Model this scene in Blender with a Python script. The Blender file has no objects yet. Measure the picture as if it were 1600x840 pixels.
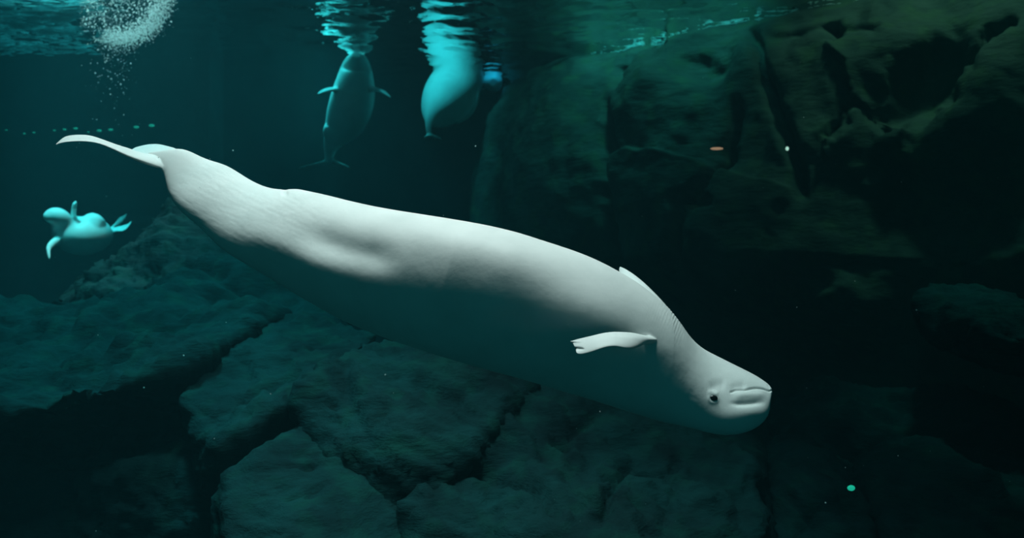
import bpy, bmesh, math, random
import numpy as np
from mathutils import Vector

random.seed(7)
rng = np.random.default_rng(11)
scene = bpy.context.scene
COL = scene.collection

# ------------------------------------------------------------------ camera, world, light, exposure
F = 1300.0                  # focal length in pixels of the 1600 x 840 frame
H = 4.57                    # height of the water surface above the lens
cam_d = bpy.data.cameras.new('camera')
cam_d.sensor_width = 36.0
cam_d.lens = 36.0 * F / 1600.0
cam_d.clip_end = 200
cam_d.dof.use_dof = True
cam_d.dof.focus_distance = 4.45
cam_d.dof.aperture_fstop = 2.0
cam = bpy.data.objects.new('camera', cam_d)
COL.objects.link(cam)
cam.location = (0, 0, 0)
cam.rotation_euler = (math.radians(90), 0, 0)
scene.camera = cam

world = bpy.data.worlds.new('world')
scene.world = world
world.use_nodes = True
bgn = world.node_tree.nodes['Background']
bgn.inputs[0].default_value = (0.16, 0.62, 0.67, 1)
bgn.inputs[1].default_value = 0.088

scene.view_settings.view_transform = 'Standard'
scene.view_settings.look = 'None'
scene.view_settings.exposure = 0.0
scene.view_settings.gamma = 1.0
scene.view_settings.use_curve_mapping = False


def lamp(name, loc, target, power, colour, size, cone=None, blend=0.7):
    d = bpy.data.lights.new(name, 'SPOT' if cone else 'AREA')
    if cone:
        d.spot_size = math.radians(cone)
        d.spot_blend = blend
        d.shadow_soft_size = size / 2
    else:
        d.shape = 'DISK'
        d.size = size
    d.energy = power
    d.color = colour
    o = bpy.data.objects.new(name, d)
    COL.objects.link(o)
    o.location = loc
    o.rotation_euler = (Vector(target) - Vector(loc)).to_track_quat('-Z', 'Y').to_euler()
    return o


# unseen lamps above the water, some added to brighten a single subject
lamp('unseen_lamp', (-0.8, 5.0, 9.3), (-0.75, 4.6, 0), 8800, (1.0, 0.595, 0.575), 3.2, 42, 0.75)      # over the big whale
lamp('unseen_lamp', (-4.8, 9.4, 9.6), (-4.6, 8.4, -1), 5600, (0.12, 0.95, 1.0), 1.6, 56, 0.9)       # over the boulders
lamp('unseen_lamp', (-8.1, 11.3, 9.4), (-7.7, 14.9, 0.8), 6800, (0.28, 0.96, 1.0), 1.2, 19)           # over the twisting whale
lamp('unseen_lamp', (-5.9, 20.2, 9.2), (-3.4, 17.9, 3), 5200, (0.20, 0.95, 1.0), 1.0, 22)           # beside the upright whale
lamp('unseen_lamp', (-3.0, 15.2, 9.4), (-1.2, 18.6, 3.4), 1900, (0.16, 0.90, 1.0), 1.0, 20)         # over the whale seen from behind
lamp('unseen_lamp', (-6.1, 13.4, 9.4), (-6.1, 13.2, 4), 11000, (1.0, 0.52, 0.50), 1.0, 32)           # added to whiten the breath bubbles
lamp('unseen_lamp', (-7.2, 19.2, 9.6), (-6.2, 17.0, 0), 230, (0.15, 0.9, 1.0), 1.6)                 # added to lift the haze at the far end
lamp('unseen_lamp', (-0.5, 18.2, 8.8), (-0.45, 20.0, 4.4), 900, (0.05, 0.60, 1.0), 0.6, 16)            # added spot to pick out the small whale by the cliff
lamp('unseen_lamp', (2.6, 13.6, 8.6), (2.6, 16.2, 3), 1050, (0.30, 1.0, 0.90), 1.0, 62)             # over the left end of the cliff
lamp('unseen_lamp', (2.2, 15.0, 8.4), (2.3, 16.9, 4.3), 800, (0.25, 1.0, 0.92), 0.8, 30)               # added to brighten the cliff's waterline
lamp('unseen_lamp', (6.0, 8.9, 9.0), (6.2, 8.8, -0.5), 1300, (0.45, 1.0, 0.80), 1.0, 34)              # added so that the mossy boulder shows
lamp('unseen_lamp', (6.2, 10.4, 9.0), (6.4, 13.0, 3.2), 1100, (1.0, 0.85, 0.58), 1.0, 50)           # over the cliff top


# ------------------------------------------------------------------ helpers
def P(px, py, d):
    """point seen at pixel (px, py) that stands d metres in front of the lens"""
    px, py, d = np.broadcast_arrays(np.asarray(px, float), np.asarray(py, float), np.asarray(d, float))
    return np.stack([(px - 800) / F * d, d, (420 - py) / F * d], axis=-1)


def proj(p):
    return 800 + F * p[:, 0] / p[:, 1], 420 - F * p[:, 2] / p[:, 1]


_perm = np.random.default_rng(5).permutation(256)
_perm = np.concatenate([_perm, _perm, _perm])
_grad = np.random.default_rng(6).normal(size=(256, 3))
_grad /= np.linalg.norm(_grad, axis=1)[:, None]


def pnoise(p):
    i = np.floor(p).astype(int)
    f = p - i
    i &= 255
    u = f * f * f * (f * (f * 6 - 15) + 10)
    out = np.zeros(len(p))
    for dx in (0, 1):
        wx = u[:, 0] if dx else 1 - u[:, 0]
        for dy in (0, 1):
            wy = u[:, 1] if dy else 1 - u[:, 1]
            for dz in (0, 1):
                wz = u[:, 2] if dz else 1 - u[:, 2]
                h = _perm[_perm[_perm[i[:, 0] + dx] + i[:, 1] + dy] + i[:, 2] + dz]
                g = _grad[h]
                out += wx * wy * wz * (g[:, 0] * (f[:, 0] - dx) + g[:, 1] * (f[:, 1] - dy) + g[:, 2] * (f[:, 2] - dz))
    return out * 1.5


def fbm(p, octaves=4, gain=0.5, ridged=False):
    out = np.zeros(len(p))
    a = 1.0
    q = p.copy()
    for _ in range(octaves):
        n = pnoise(q)
        out += a * ((0.5 - np.abs(n)) if ridged else n)
        q = q * 2.03 + 17.3
        a *= gain
    return out


def smoothstep(x):
    x = np.clip(x, 0, 1)
    return x * x * (3 - 2 * x)


def spline(t, y, tt):
    """natural cubic spline through (t, y) sampled at tt; y may have columns"""
    t = np.asarray(t, float)
    y = np.asarray(y, float)
    if y.ndim == 1:
        return spline(t, y[:, None], tt)[:, 0]
    n = len(t)
    h = np.diff(t)
    A = np.zeros((n, n))
    B = np.zeros((n, y.shape[1]))
    A[0, 0] = A[-1, -1] = 1
    for k in range(1, n - 1):
        A[k, k - 1] = h[k - 1]
        A[k, k] = 2 * (h[k - 1] + h[k])
        A[k, k + 1] = h[k]
        B[k] = 3 * ((y[k + 1] - y[k]) / h[k] - (y[k] - y[k - 1]) / h[k - 1])
    c = np.linalg.solve(A, B)
    b = (y[1:] - y[:-1]) / h[:, None] - h[:, None] * (2 * c[:-1] + c[1:]) / 3
    d = (c[1:] - c[:-1]) / (3 * h[:, None])
    k = np.clip(np.searchsorted(t, tt, side='right') - 1, 0, n - 2)
    x = (tt - t[k])[:, None]
    return y[k] + b[k] * x + c[k] * x ** 2 + d[k] * x ** 3


def line_dist(px, py, pts):
    """distance to a polyline, signed side (+ to the right-hand / lower side when drawn left to right), parameter 0..1 along it"""
    best = np.full(px.shape, 1e9)
    side = np.zeros(px.shape)
    par = np.zeros(px.shape)
    pts = np.asarray(pts, float)
    seg = np.linalg.norm(np.diff(pts, axis=0), axis=1)
    tot = seg.sum()
    acc = 0
    for k in range(len(pts) - 1):
        a, b = pts[k], pts[k + 1]
        dx, dy = b - a
        t = np.clip(((px - a[0]) * dx + (py - a[1]) * dy) / (dx * dx + dy * dy), 0, 1)
        ex, ey = px - a[0] - t * dx, py - a[1] - t * dy
        dd = np.hypot(ex, ey)
        m = dd < best
        best = np.where(m, dd, best)
        side = np.where(m, np.sign(dx * (py - a[1]) - dy * (px - a[0])), side)
        par = np.where(m, (acc + t * seg[k]) / tot, par)
        acc += seg[k]
    return best, side, par


def ends(par, e=0.15):
    return smoothstep(par / e) * smoothstep((1 - par) / e)


def mesh_np(name, verts, quads=None, faces=None, smooth=True):
    me = bpy.data.meshes.new(name)
    if quads is not None:
        faces = np.asarray(quads)
        n, k = faces.shape
        me.vertices.add(len(verts))
        me.vertices.foreach_set('co', np.asarray(verts, dtype=np.float32).ravel())
        me.loops.add(n * k)
        me.loops.foreach_set('vertex_index', faces.astype(np.int32).ravel())
        me.polygons.add(n)
        me.polygons.foreach_set('loop_start', np.arange(0, n * k, k, dtype=np.int32))
        me.update(calc_edges=True)
        me.validate()
    else:
        me.from_pydata([tuple(v) for v in verts], [], faces)
        me.update()
    if smooth:
        me.polygons.foreach_set('use_smooth', np.ones(len(me.polygons), dtype=bool))
    return me


def obj(name, me, material=None, parent=None):
    o = bpy.data.objects.new(name, me)
    COL.objects.link(o)
    if material is not None:
        me.materials.clear()
        me.materials.append(material)
    if parent is not None:
        o.parent = parent
    return o


def tag(o, label=None, category=None, group=None, kind=None):
    if label:
        o['label'] = label
    if category:
        o['category'] = category
    if group:
        o['group'] = group
    if kind:
        o['kind'] = kind
    return o


def evaluated(me, setup):
    """mesh after the modifiers that setup(object) adds"""
    o = bpy.data.objects.new('tmp', me)
    COL.objects.link(o)
    setup(o)
    dg = bpy.context.evaluated_depsgraph_get()
    dg.update()
    out = bpy.data.meshes.new_from_object(o.evaluated_get(dg))
    bpy.data.objects.remove(o)
    return out


def coords(me):
    a = np.empty(len(me.vertices) * 3, dtype=np.float32)
    me.vertices.foreach_get('co', a)
    return a.reshape(-1, 3).astype(float)


def normals(me):
    a = np.empty(len(me.vertices) * 3, dtype=np.float32)
    me.vertices.foreach_get('normal', a)
    return a.reshape(-1, 3).astype(float)


def set_coords(me, c):
    me.vertices.foreach_set('co', np.asarray(c, dtype=np.float32).ravel())
    me.update()
    me.polygons.foreach_set('use_smooth', np.ones(len(me.polygons), dtype=bool))


def tube(rings, closed_ends=True):
    """closed skin over an array of rings (n_rings, n_points, 3)"""
    nr, nv, _ = rings.shape
    verts = rings.reshape(-1, 3)
    a = np.arange(nr - 1)[:, None] * nv
    b = np.arange(nv)[None, :]
    c = (b + 1) % nv
    quads = np.stack([a + b, a + c, a + nv + c, a + nv + b], axis=-1).reshape(-1, 4)
    tris = []
    extra = np.stack([rings[0].mean(0), rings[-1].mean(0)])
    verts = np.concatenate([verts, extra])
    n0, n1 = nr * nv, nr * nv + 1
    bb = np.arange(nv)
    cc = (bb + 1) % nv
    tri0 = np.stack([np.full(nv, n0), cc, bb], axis=-1)
    tri1 = np.stack([np.full(nv, n1), bb + (nr - 1) * nv, cc + (nr - 1) * nv], axis=-1)
    tris = np.concatenate([quads[:, [0, 1, 2]], quads[:, [0, 2, 3]], tri0, tri1])
    return verts, tris


def outward(me):
    bm = bmesh.new()
    bm.from_mesh(me)
    bmesh.ops.recalc_face_normals(bm, faces=bm.faces)
    bm.to_mesh(me)
    bm.free()
    return me


def wing(stations, nv=28, nt=40, power=2.2):
    """closed blade lofted through stations (leading point, trailing point, half thickness), thickness across the blade"""
    L = np.array([s[0] for s in stations], float)
    T = np.array([s[1] for s in stations], float)
    th = np.array([s[2] for s in stations], float)
    t = np.linspace(0, 1, len(stations))
    tt = np.linspace(0, 1, nt)
    Ls, Ts, hs = spline(t, L, tt), spline(t, T, tt), np.maximum(spline(t, th, tt), 0.0008)
    mid = (Ls + Ts) / 2
    chord = (Ts - Ls) / 2
    span = np.gradient(mid, axis=0)
    nrm = np.cross(span, chord)
    nrm /= np.linalg.norm(nrm, axis=1)[:, None] + 1e-9
    v = np.linspace(0, 2 * np.pi, nv, endpoint=False)
    c, s = np.cos(v), np.sin(v)
    s = np.sign(s) * np.abs(s) ** (2 / power)
    prof = np.where(c < 0, 1.0, (1 - 0.55 * c))      # blunt leading edge, fine trailing edge
    rings = mid[:, None] + c[None, :, None] * chord[:, None] + (s * prof)[None, :, None] * (nrm * hs[:, None])[:, None]
    return tube(rings)


# ------------------------------------------------------------------ materials
def new_mat(name):
    m = bpy.data.materials.new(name)
    m.use_nodes = True
    return m, m.node_tree.nodes, m.node_tree.links, m.node_tree.nodes['Principled BSDF']


def rock_material(name, dark, light, moss, scale=1.0, bump=0.5):
    m, n, l, b = new_mat(name)
    b.inputs['Roughness'].default_value = 0.85
    b.inputs['Specular IOR Level'].default_value = 0.12
    tc = n.new('ShaderNodeTexCoord')
    n1 = n.new('ShaderNodeTexNoise')
    n1.inputs['Scale'].default_value = 1.1 * scale
    n1.inputs['Detail'].default_value = 9
    n1.inputs['Roughness'].default_value = 0.62
    l.new(tc.outputs['Object'], n1.inputs['Vector'])
    r = n.new('ShaderNodeValToRGB')
    r.color_ramp.elements[0].position = 0.34
    r.color_ramp.elements[0].color = (*dark, 1)
    r.color_ramp.elements[1].position = 0.68
    r.color_ramp.elements[1].color = (*light, 1)
    l.new(n1.outputs['Fac'], r.inputs['Fac'])
    n2 = n.new('ShaderNodeTexNoise')
    n2.inputs['Scale'].default_value = 3.1 * scale
    n2.inputs['Detail'].default_value = 6
    l.new(tc.outputs['Object'], n2.inputs['Vector'])
    r2 = n.new('ShaderNodeValToRGB')
    r2.color_ramp.elements[0].position = 0.50
    r2.color_ramp.elements[1].position = 0.72
    l.new(n2.outputs['Fac'], r2.inputs['Fac'])
    mx = n.new('ShaderNodeMix')
    mx.data_type = 'RGBA'
    l.new(r2.outputs['Color'], mx.inputs['Factor'])
    l.new(r.outputs['Color'], mx.inputs['A'])
    mx.inputs['B'].default_value = (*moss, 1)
    l.new(mx.outputs['Result'], b.inputs['Base Color'])
    mp = n.new('ShaderNodeMapping')
    mp.inputs['Rotation'].default_value = (0.4, 0.55, 0.3)
    mp.inputs['Scale'].default_value = (1.0, 1.0, 3.2)
    l.new(tc.outputs['Object'], mp.inputs['Vector'])
    n3 = n.new('ShaderNodeTexNoise')
    n3.inputs['Scale'].default_value = 4.0 * scale
    n3.inputs['Detail'].default_value = 10
    n3.inputs['Roughness'].default_value = 0.65
    l.new(mp.outputs['Vector'], n3.inputs['Vector'])
    bp = n.new('ShaderNodeBump')
    bp.inputs['Strength'].default_value = bump
    bp.inputs['Distance'].default_value = 0.08
    l.new(n3.outputs['Fac'], bp.inputs['Height'])
    l.new(bp.outputs['Normal'], b.inputs['Normal'])
    return m


ROCK = rock_material('rock', (0.0018, 0.011, 0.013), (0.005, 0.044, 0.045), (0.004, 0.047, 0.038), 1.3, 0.6)
CLIFF = rock_material('cliff_rock', (0.030, 0.046, 0.042), (0.085, 0.11, 0.09), (0.07, 0.11, 0.065), 0.9, 0.6)

SKIN, n, l, b = new_mat('whale_skin')
b.inputs['Base Color'].default_value = (0.86, 0.88, 0.86, 1)
b.inputs['Roughness'].default_value = 0.5
b.inputs['Specular IOR Level'].default_value = 0.12
tc = n.new('ShaderNodeTexCoord')
nz = n.new('ShaderNodeTexNoise')
nz.inputs['Scale'].default_value = 5
nz.inputs['Detail'].default_value = 6
l.new(tc.outputs['Object'], nz.inputs['Vector'])
cr = n.new('ShaderNodeValToRGB')
cr.color_ramp.elements[0].position = 0.3
cr.color_ramp.elements[0].color = (0.78, 0.81, 0.79, 1)
cr.color_ramp.elements[1].position = 0.65
cr.color_ramp.elements[1].color = (0.88, 0.90, 0.88, 1)
l.new(nz.outputs['Fac'], cr.inputs['Fac'])
l.new(cr.outputs['Color'], b.inputs['Base Color'])
nb = n.new('ShaderNodeTexNoise')
nb.inputs['Scale'].default_value = 22
nb.inputs['Detail'].default_value = 5
l.new(tc.outputs['Object'], nb.inputs['Vector'])
bp = n.new('ShaderNodeBump')
bp.inputs['Strength'].default_value = 0.07
bp.inputs['Distance'].default_value = 0.02
l.new(nb.outputs['Fac'], bp.inputs['Height'])
l.new(bp.outputs['Normal'], b.inputs['Normal'])

EYE, n, l, b = new_mat('eye_dark')
b.inputs['Base Color'].default_value = (0.012, 0.012, 0.014, 1)
b.inputs['Roughness'].default_value = 0.25

WALL = rock_material('far_wall', (0.05, 0.06, 0.065), (0.085, 0.10, 0.105), (0.06, 0.08, 0.08), 0.5, 0.2)

# the water surface: a mirror beyond the critical angle, clear near the vertical
SURF, n, l, b = new_mat('water_surface')
n.remove(b)
out = n['Material Output']
gl = n.new('ShaderNodeBsdfGlossy')
gl.inputs['Roughness'].default_value = 0.03
gl.inputs['Color'].default_value = (0.92, 0.97, 0.97, 1)
tr = n.new('ShaderNodeBsdfTransparent')
mix = n.new('ShaderNodeMixShader')
fr = n.new('ShaderNodeFresnel')
fr.inputs['IOR'].default_value = 1.33
tc = n.new('ShaderNodeTexCoord')
nz = n.new('ShaderNodeTexNoise')
nz.inputs['Scale'].default_value = 5.0
nz.inputs['Detail'].default_value = 3
l.new(tc.outputs['Object'], nz.inputs['Vector'])
bp = n.new('ShaderNodeBump')
bp.inputs['Strength'].default_value = 0.35
bp.inputs['Distance'].default_value = 0.03
l.new(nz.outputs['Fac'], bp.inputs['Height'])
l.new(bp.outputs['Normal'], gl.inputs['Normal'])
l.new(fr.outputs['Fac'], mix.inputs['Fac'])
l.new(tr.outputs['BSDF'], mix.inputs[1])
l.new(gl.outputs['BSDF'], mix.inputs[2])
l.new(mix.outputs['Shader'], out.inputs['Surface'])

# the body of water: soaks up red, scatters a little
WATER, n, l, b = new_mat('water_body')
n.remove(b)
out = n['Material Output']
va = n.new('ShaderNodeVolumeAbsorption')
va.inputs['Color'].default_value = (0.0, 0.80, 0.82, 1)
va.inputs['Density'].default_value = 0.11
vs = n.new('ShaderNodeVolumeScatter')
vs.inputs['Color'].default_value = (0.18, 0.86, 1.0, 1)
vs.inputs['Density'].default_value = 0.0068
vs.inputs['Anisotropy'].default_value = 0.2
ad = n.new('ShaderNodeAddShader')
l.new(va.outputs[0], ad.inputs[0])
l.new(vs.outputs[0], ad.inputs[1])
l.new(ad.outputs[0], out.inputs['Volume'])

FOAM_AND_LIGHT_FLECKS, n, l, b = new_mat('foam')  # also carries the light flecks at the surface
n.remove(b)
out = n['Material Output']
df = n.new('ShaderNodeBsdfDiffuse')
df.inputs['Color'].default_value = (0.8, 0.9, 0.9, 1)
tl = n.new('ShaderNodeBsdfTranslucent')
tl.inputs['Color'].default_value = (0.8, 0.9, 0.9, 1)
mx = n.new('ShaderNodeMixShader')
mx.inputs['Fac'].default_value = 0.6
l.new(df.outputs[0], mx.inputs[1])
l.new(tl.outputs[0], mx.inputs[2])
l.new(mx.outputs[0], out.inputs['Surface'])


def glow(name, colour, strength):
    m, n, l, b = new_mat(name)
    b.inputs['Base Color'].default_value = (*colour, 1)
    b.inputs['Emission Color'].default_value = (*colour, 1)
    b.inputs['Emission Strength'].default_value = strength
    return m


# ------------------------------------------------------------------ the setting: water, floor, far wall, cliff
me = bpy.data.meshes.new('water_body')
bm = bmesh.new()
bmesh.ops.create_cube(bm, size=1)
for v in bm.verts:
    v.co = Vector((v.co.x * 60, v.co.y * 44 + 14, -7.5 if v.co.z < 0 else H + 0.12))
bm.to_mesh(me)
bm.free()
tag(obj('water_body', me, WATER), 'dark teal water filling the whole tank', kind='structure')

xs = np.concatenate([np.linspace(-28, -14.6, 30), np.arange(-14.5, 7.0, 0.06), np.linspace(7.1, 26, 40)])
ys = np.concatenate([np.linspace(-6, 11.9, 40), np.arange(12, 25, 0.035), np.linspace(25.1, 33, 16)])
X, Y = np.meshgrid(xs, ys)
Z = np.zeros_like(X)
wr = np.random.default_rng(3)
for k in range(46):
    lam = 0.14 * (8.0 ** wr.random())
    ang = wr.normal(math.pi / 2, 0.6)
    kk = 2 * math.pi / lam
    slope = 0.024
    Z += slope / kk * np.sin(kk * (X * math.cos(ang) + Y * math.sin(ang)) + wr.random() * 6.28)
V = np.stack([X, Y, H + Z], -1).reshape(-1, 3)
ny, nx = X.shape
ii = (np.arange(ny - 1)[:, None] * nx + np.arange(nx - 1)[None, :]).ravel()
Q = np.stack([ii, ii + 1, ii + nx + 1, ii + nx], -1)
tag(obj('water_surface', mesh_np('water_surface', V, quads=Q), SURF), 'rippled underside of the water surface', kind='structure')

# sea-bed under the boulders
xs = np.arange(-26, 20, 0.2)
ys = np.arange(1.5, 28, 0.2)
X, Y = np.meshgrid(xs, ys)
p = np.stack([X.ravel(), Y.ravel(), np.zeros(X.size)], -1)
Z = -4.2 + 0.7 * fbm(p * 0.35, 3) + 0.15 * fbm(p * 1.6, 3)
Z += 1.6 * smoothstep((4.0 - p[:, 1]) / 4) * 0
V = np.stack([p[:, 0], p[:, 1], Z], -1)
ny, nx = X.shape
ii = (np.arange(ny - 1)[:, None] * nx + np.arange(nx - 1)[None, :]).ravel()
Q = np.stack([ii, ii + 1, ii + nx + 1, ii + nx], -1)
tag(obj('floor', mesh_np('floor', V, quads=Q), ROCK), 'dark rocky bottom of the tank', kind='structure')

# far wall: a curved plan, a pilaster and a ledge
plan = np.array([(-20.5, 1.0), (-20.8, 8.0), (-19.0, 14.0), (-16, 16.6), (-11, 17.9), (-6.5, 18.4), (-4.4, 19.6), (-2.6, 21.6), (0.5, 23.0), (5, 24), (12, 24)], float)
t = np.linspace(0, 1, len(plan))
tt = np.linspace(0, 1, 260)
pc = spline(t, plan, tt)
zz = np.linspace(-5.2, H + 1.0, 120)
V = np.zeros((len(zz), len(tt), 3))
V[:, :, 0] = pc[None, :, 0]
V[:, :, 1] = pc[None, :, 1]
V[:, :, 2] = zz[:, None]
ledge = smoothstep((1.15 - V[:, :, 2]) / 0.08) * 0.5          # wall steps forward below the ledge
V[:, :, 1] -= ledge
V[:, :, 1] -= 0.10 * fbm(np.stack([V[:, :, 0].ravel() * 0.4, V[:, :, 2].ravel() * 0.4, V[:, :, 0].ravel() * 0], -1), 4).reshape(V.shape[:2])
ny, nx = V.shape[:2]
ii = (np.arange(ny - 1)[:, None] * nx + np.arange(nx - 1)[None, :]).ravel()
Q = np.stack([ii, ii + 1, ii + nx + 1, ii + nx], -1)
wall_back = tag(obj('wall_back', mesh_np('wall_back', V.reshape(-1, 3), quads=Q), WALL), 'dark far wall of the tank', kind='structure')


def box_mesh(name, lo, hi, bevel=0.02):
    bm = bmesh.new()
    bmesh.ops.create_cube(bm, size=1)
    for v in bm.verts:
        v.co = Vector([lo[i] if v.co[i] < 0 else hi[i] for i in range(3)])
    bmesh.ops.bevel(bm, geom=bm.edges[:], offset=bevel, segments=2, affect='EDGES')
    m = bpy.data.meshes.new(name)
    bm.to_mesh(m)
    bm.free()
    return m


tag(obj('trim_1', box_mesh('trim_1', (-6.72, 17.55, -4.6), (-6.38, 18.6, H + 0.5)), WALL), 'upright pilaster on the far wall', kind='structure')

# cliff on the right: a plan curve along the waterline, leaning out as it goes down
wl = [(640, 158), (735, 148), (780, 130), (835, 112), (900, 95), (1000, 68), (1100, 45), (1200, 25), (1340, 2)]
plan = [tuple(P(x, y, F * H / (420 - y))[:2]) for x, y in wl]
plan = [(0.6, 28.0), (0.2, 22.6)] + [q for q in plan[3:]] + [(7.2, 13.3), (8.6, 11.9), (9.6, 9.5), (9.9, 6.0), (9.6, 2.0)]
plan = np.array(plan)
seg = np.concatenate([[0], np.cumsum(np.linalg.norm(np.diff(plan, axis=0), axis=1))])
ss = np.linspace(0, seg[-1], 620)
pc = np.stack([np.interp(ss, seg, plan[:, k]) for k in (0, 1)], -1)
ker = np.hanning(31)
ker /= ker.sum()
pad = np.concatenate([np.repeat(pc[:1], 15, 0), pc, np.repeat(pc[-1:], 15, 0)])
pc = np.stack([np.convolve(pad[:, k], ker, 'valid') for k in (0, 1)], -1)
tg = np.gradient(pc, axis=0)
tg /= np.linalg.norm(tg, axis=1)[:, None]
nrm = np.stack([tg[:, 1], -tg[:, 0]], -1)
nrm *= np.where((nrm * (np.array([0, 6.0]) - pc)).sum(1) > 0, 1, -1)[:, None]
zz = np.concatenate([np.linspace(H + 1.2, H + 0.15, 8), np.linspace(H + 0.1, -4.8, 300)])
lean = np.interp(zz, [-5, -3, -1.2, 0.2, 2.0, 3.6, 4.3, H, H + 1.2], [0.6, 0.4, 0.8, 1.9, 1.6, 1.0, 0.55, 0.0, -1.0])
B0 = np.zeros((len(zz), len(ss), 3))
grow = 0.25 + 0.75 * smoothstep((ss - 6.0) / 4.0)           # the lean dies out towards the far end
B0[:, :, :2] = pc[None] + nrm[None] * (lean[:, None] * grow[None, :])[:, :, None]
B0[:, :, 2] = zz[:, None]
N0 = np.zeros_like(B0)
N0[:, :, :2] = nrm[None]
N0[:, :, 2] = 0.15
B0 = B0.reshape(-1, 3)
N0 = N0.reshape(-1, 3)
px, py = proj(np.maximum(B0, [-99, 0.5, -99]))
wob = 9 * pnoise(np.stack([px / 30, py / 30, px * 0], -1)) + 1.6 * pnoise(np.stack([px / 11, py / 11, px * 0 + 5], -1))
qx, qy = px + wob, py + wob
D = np.zeros(len(B0))


def crease(pts, depth, width, e=0.12):
    global D
    d, s, t = line_dist(qx, qy, pts)
    D -= depth * np.exp(-(d / width) ** 2) * ends(t, e)


def step(pts, height, fade, edge=5):
    """rock stands proud on the lower / right-hand side of the line"""
    global D
    d, s, t = line_dist(qx, qy, pts)
    sd = d * s
    D += height * smoothstep(sd / edge + 0.5) * np.exp(-np.maximum(sd, 0) / fade) * np.exp(-(np.minimum(sd, 0) / 8) ** 2) * ends(t, 0.1)


def bulge(cx, cy, rx, ry, h, ang=0.0):
    global D
    c, s = math.cos(ang), math.sin(ang)
    u = ((qx - cx) * c + (qy - cy) * s) / rx
    v = (-(qx - cx) * s + (qy - cy) * c) / ry
    D += h * np.exp(-(u * u + v * v) ** 1.4)


bulge(870, 220, 90, 120, 0.5)
bulge(1045, 165, 75, 75, 0.55)
bulge(1180, 130, 40, 90, 0.35, 0.2)
bulge(1270, 150, 60, 110, 0.5, 0.15)
bulge(1395, 80, 80, 65, 0.42, -0.5)
bulge(1050, 350, 80, 110, 0.45)
bulge(1200, 390, 90, 110, 0.5)
bulge(1335, 500, 75, 60, 0.8)
bulge(1150, 470, 70, 50, 0.3)
bulge(1560, 120, 70, 90, 0.5)
bulge(1480, 230, 70, 60, 0.35)
bulge(1455, 130, 85, 38, -0.7, -0.75)
bulge(1092, 112, 38, 22, -0.35)
bulge(1480, 330, 110, 90, -0.6)
bulge(1230, 575, 90, 50, -0.5)
crease([(1165, 30), (1168, 45), (1189, 80), (1214, 157), (1232, 205), (1257, 270), (1262, 330)], 0.40, 9)
crease([(962, 150), (966, 245), (963, 330), (968, 480)], 0.45, 9)
crease([(965, 145), (972, 110), (985, 88), (1010, 70), (1040, 58)], 0.35, 7)
crease([(1160, 150), (1158, 200), (1140, 250), (1122, 295), (1085, 328), (1078, 400), (1055, 440)], 0.38, 7)
crease([(1085, 322), (1110, 328), (1135, 320)], 0.3, 6)
crease([(1300, 40), (1312, 62), (1325, 85)], 0.4, 9)
crease([(1350, 165), (1362, 185), (1395, 215)], 0.3, 8)
crease([(1300, 230), (1330, 190), (1348, 165)], 0.25, 8)
crease([(1190, 70), (1300, 52), (1390, 60)], 0.15, 8)
crease([(1520, 120), (1560, 60), (1600, 40)], 0.35, 10)
crease([(1075, 470), (1150, 500), (1220, 505)], 0.3, 9)
step([(960, 246), (1050, 243), (1085, 252), (1110, 260), (1132, 270)], 0.34, 150)
step([(1130, 268), (1180, 284), (1215, 293), (1250, 304)], 0.28, 110)
step([(1300, 90), (1336, 118), (1338, 157), (1318, 207), (1286, 257)][::-1], 0.25, 40)
step([(1355, 160), (1375, 190), (1405, 205), (1430, 215)], 0.3, 50)
pn = np.stack([B0[:, 0], B0[:, 1], B0[:, 2]], -1)
D += 0.20 * fbm(pn * np.array([0.7, 0.7, 0.45]), 3) + 0.05 * fbm(pn * np.array([1.6, 1.6, 1.1]), 4, 0.5, True) + 0.015 * fbm(pn * 5, 3)
V = B0 + N0 * D[:, None]
nz_, ns_ = len(zz), len(ss)
ii = (np.arange(nz_ - 1)[:, None] * ns_ + np.arange(ns_ - 1)[None, :]).ravel()
Q = np.stack([ii, ii + 1, ii + ns_ + 1, ii + ns_], -1)
cliff_V = V.reshape(nz_, ns_, 3)
wall_right = tag(obj('wall_right', mesh_np('wall_right', V, quads=Q), CLIFF), 'dark rock cliff rising through the water surface', kind='structure')


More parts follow.
